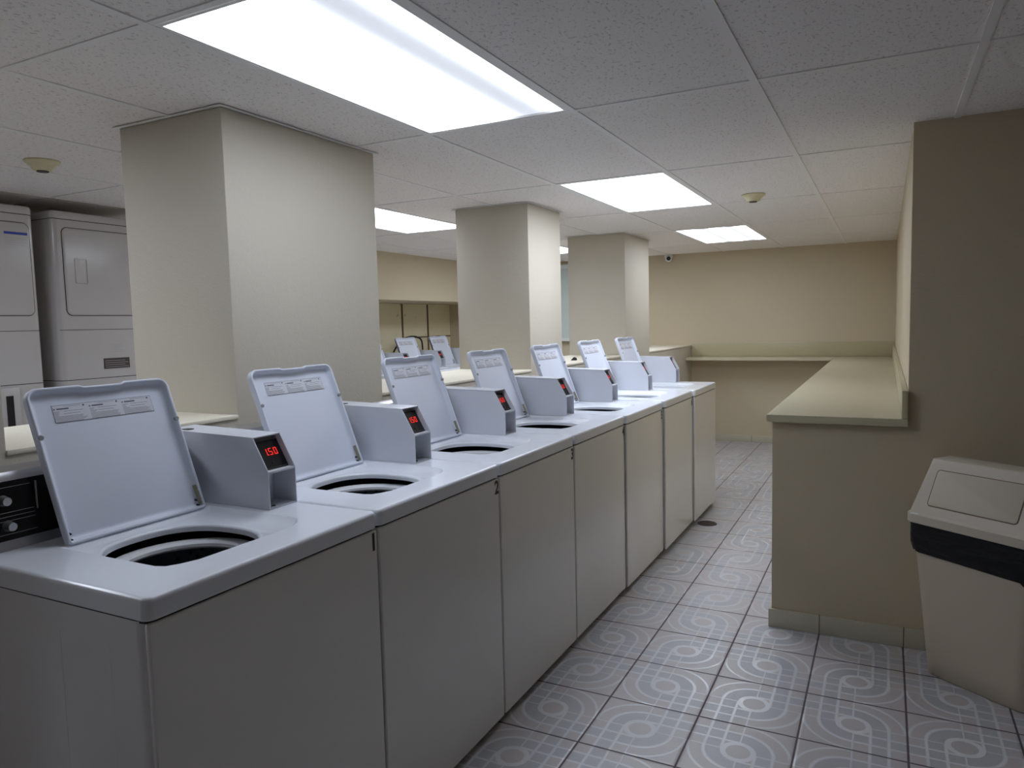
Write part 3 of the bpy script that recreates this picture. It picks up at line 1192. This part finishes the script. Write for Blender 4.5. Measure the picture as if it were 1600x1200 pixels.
def onslope(x, s, off):
    p = sl0 + su * s + sn * off
    return Vector((x, p.y, p.z))


bm = bmesh.new()
dl = [(x, s) for x, s in rrect(0.024, BW - 0.028, 0.032, 0.176, 0.014)]


def dins(i):
    return rrect(0.024, BW - 0.028, 0.032, 0.176, 0.014, i)


loops_bm(bm, [[onslope(x, s, -0.001) for x, s in dins(0.0035)], [onslope(x, s, 0.0018) for x, s in dins(0.0035)],
              [onslope(x, s, 0.0026) for x, s in dins(0.0055)]], cap1=True)
obj('swing_door', bm, MAT['bindoor'], hood, smooth=30)
bm = bmesh.new()
loops_bm(bm, [[onslope(x, s, -0.001) for x, s in dins(-0.0005)], [onslope(x, s, 0.0008) for x, s in dins(0.0)], [onslope(x, s, 0.0008) for x, s in dins(0.004)]])
obj('door_gap', bm, MAT['boardseam'], hood, smooth=0)
obj('latch', box_bm(X0 + 0.030, X0 + 0.062, YF + 0.0015, YF + 0.012, 0.618, 0.628, bev=0.002), MAT['whiteplastic'], hood)


# ------------------------------------------------------------------ small things
def detector(x, y, lab):
    bm = bmesh.new()
    lathe(bm, [(0.0005, -0.0005), (0.068, -0.0005), (0.070, -0.004), (0.069, -0.008), (0.060, -0.013), (0.047, -0.022), (0.040, -0.036), (0.034, -0.042), (0.0005, -0.043)], n=48)
    t = thing('smoke_detector', lab, 'smoke detector', (x, y, H), group='smoke detectors on the ceiling')
    obj('housing', bm, MAT['yellowed'], t)
    bm = bmesh.new()
    lathe(bm, [(0.0005, -0.0432), (0.024, -0.0432), (0.022, -0.047), (0.0005, -0.048)], n=32)
    obj('sensor_grille', bm, MAT['darkplate'], t, label='dark sensor grille')


detector(-3.225, 1.93, 'yellowed round smoke detector on the ceiling above the stacked dryers')
detector(-0.725, 4.66, 'pale round smoke detector on the ceiling right of the middle ceiling light')

t = thing('security_camera', 'small white dome security camera with black lens high on the back wall', 'security camera', (-2.205, Y_F, 2.07))
obj('mount', box_bm(-0.045, 0.045, -0.06, 0.0, 0.0, 0.036, bev=0.005), MAT['whiteplastic'], t)
bm = bmesh.new()
bmesh.ops.create_uvsphere(bm, u_segments=32, v_segments=16, radius=0.040)
bmesh.ops.translate(bm, verts=bm.verts[:], vec=(0, -0.045, -0.008))
obj('camera_ball', bm, MAT['whiteplastic'], t, smooth=80)
bm = bmesh.new()
d = (Vector((0, 0, 1.365)) - Vector((-2.205, 8.25, 2.06))).normalized()
g = bmesh.ops.create_cone(bm, cap_ends=True, segments=28, radius1=0.024, radius2=0.021, depth=0.012)
q = Vector((0, 0, 1)).rotation_difference(d)
for v in bm.verts:
    v.co = q.to_matrix() @ v.co + Vector((0, -0.045, -0.008)) + d * 0.037
obj('lens', bm, MAT['black'], t, label='black lens')

# floor drain
t = thing('floor_drain', 'round dark metal floor drain beside the last washer', 'floor drain', (-1.045, 4.845, 0.0))
bm = bmesh.new()
lathe(bm, [(0.0005, 0.0015), (0.046, 0.0015), (0.048, 0.005), (0.062, 0.005), (0.064, 0.0005)], n=40)
obj('rim', bm, MAT['drain'], t)
bm = bmesh.new()
for k in range(-3, 4):
    L = math.sqrt(max(0.0, 0.046 ** 2 - (k * 0.012) ** 2))
    add_box(bm, -L, L, k * 0.012 - 0.0028, k * 0.012 + 0.0028, 0.0012, 0.0048)
    add_box(bm, k * 0.012 - 0.0028, k * 0.012 + 0.0028, -L, L, 0.0010, 0.0042)
obj('grate', bm, MAT['drain'], t, smooth=0)

# small black clip on the partition ledge
bm = bmesh.new()
prism_y(bm, [(-0.022, 0.0), (0.022, 0.0), (0.018, 0.018), (0.004, 0.024)], -0.012, 0.012)
o = obj('binder_clip', bm, MAT['black'], None, smooth=0)
o.location = (-2.09, 5.10, 1.081)
tag(o, 'small black wedge-shaped clip lying on the partition ledge', 'clip')

# cable behind the far washers
pts = [(-4.86, 6.72, 1.10), (-4.88, 6.73, 1.24), (-4.90, 6.66, 1.285), (-4.93, 6.56, 1.29), (-5.0, 6.50, 1.25), (-5.12, 6.52, 1.14), (-5.163, 6.54, 1.05)]
bm = bmesh.new()
pv = [Vector(p) + Vector((0, 0.46, -0.045)) for p in pts]
dense = []
for i in range(len(pv) - 1):
    p0, p1, p2, p3 = pv[max(i - 1, 0)], pv[i], pv[i + 1], pv[min(i + 2, len(pv) - 1)]
    for k in range(6):
        u = k / 6
        dense.append(0.5 * ((2 * p1) + (p2 - p0) * u + (2 * p0 - 5 * p1 + 4 * p2 - p3) * u * u + (3 * p1 - p0 - 3 * p2 + p3) * u ** 3))
dense.append(pv[-1])
lps = []
for i, p in enumerate(dense):
    tan = (dense[min(i + 1, len(dense) - 1)] - dense[max(i - 1, 0)]).normalized()
    q = Vector((0, 0, 1)).rotation_difference(tan).to_matrix()
    lps.append([p + q @ Vector((0.010 * math.cos(2 * PI * k / 10), 0.010 * math.sin(2 * PI * k / 10), 0)) for k in range(10)])
loops_bm(bm, lps, cap0=True, cap1=True)
o = obj('power_cable', bm, MAT['black'], None, smooth=70)
tag(o, 'black cable looping behind the open lids in the left recess', 'cable')
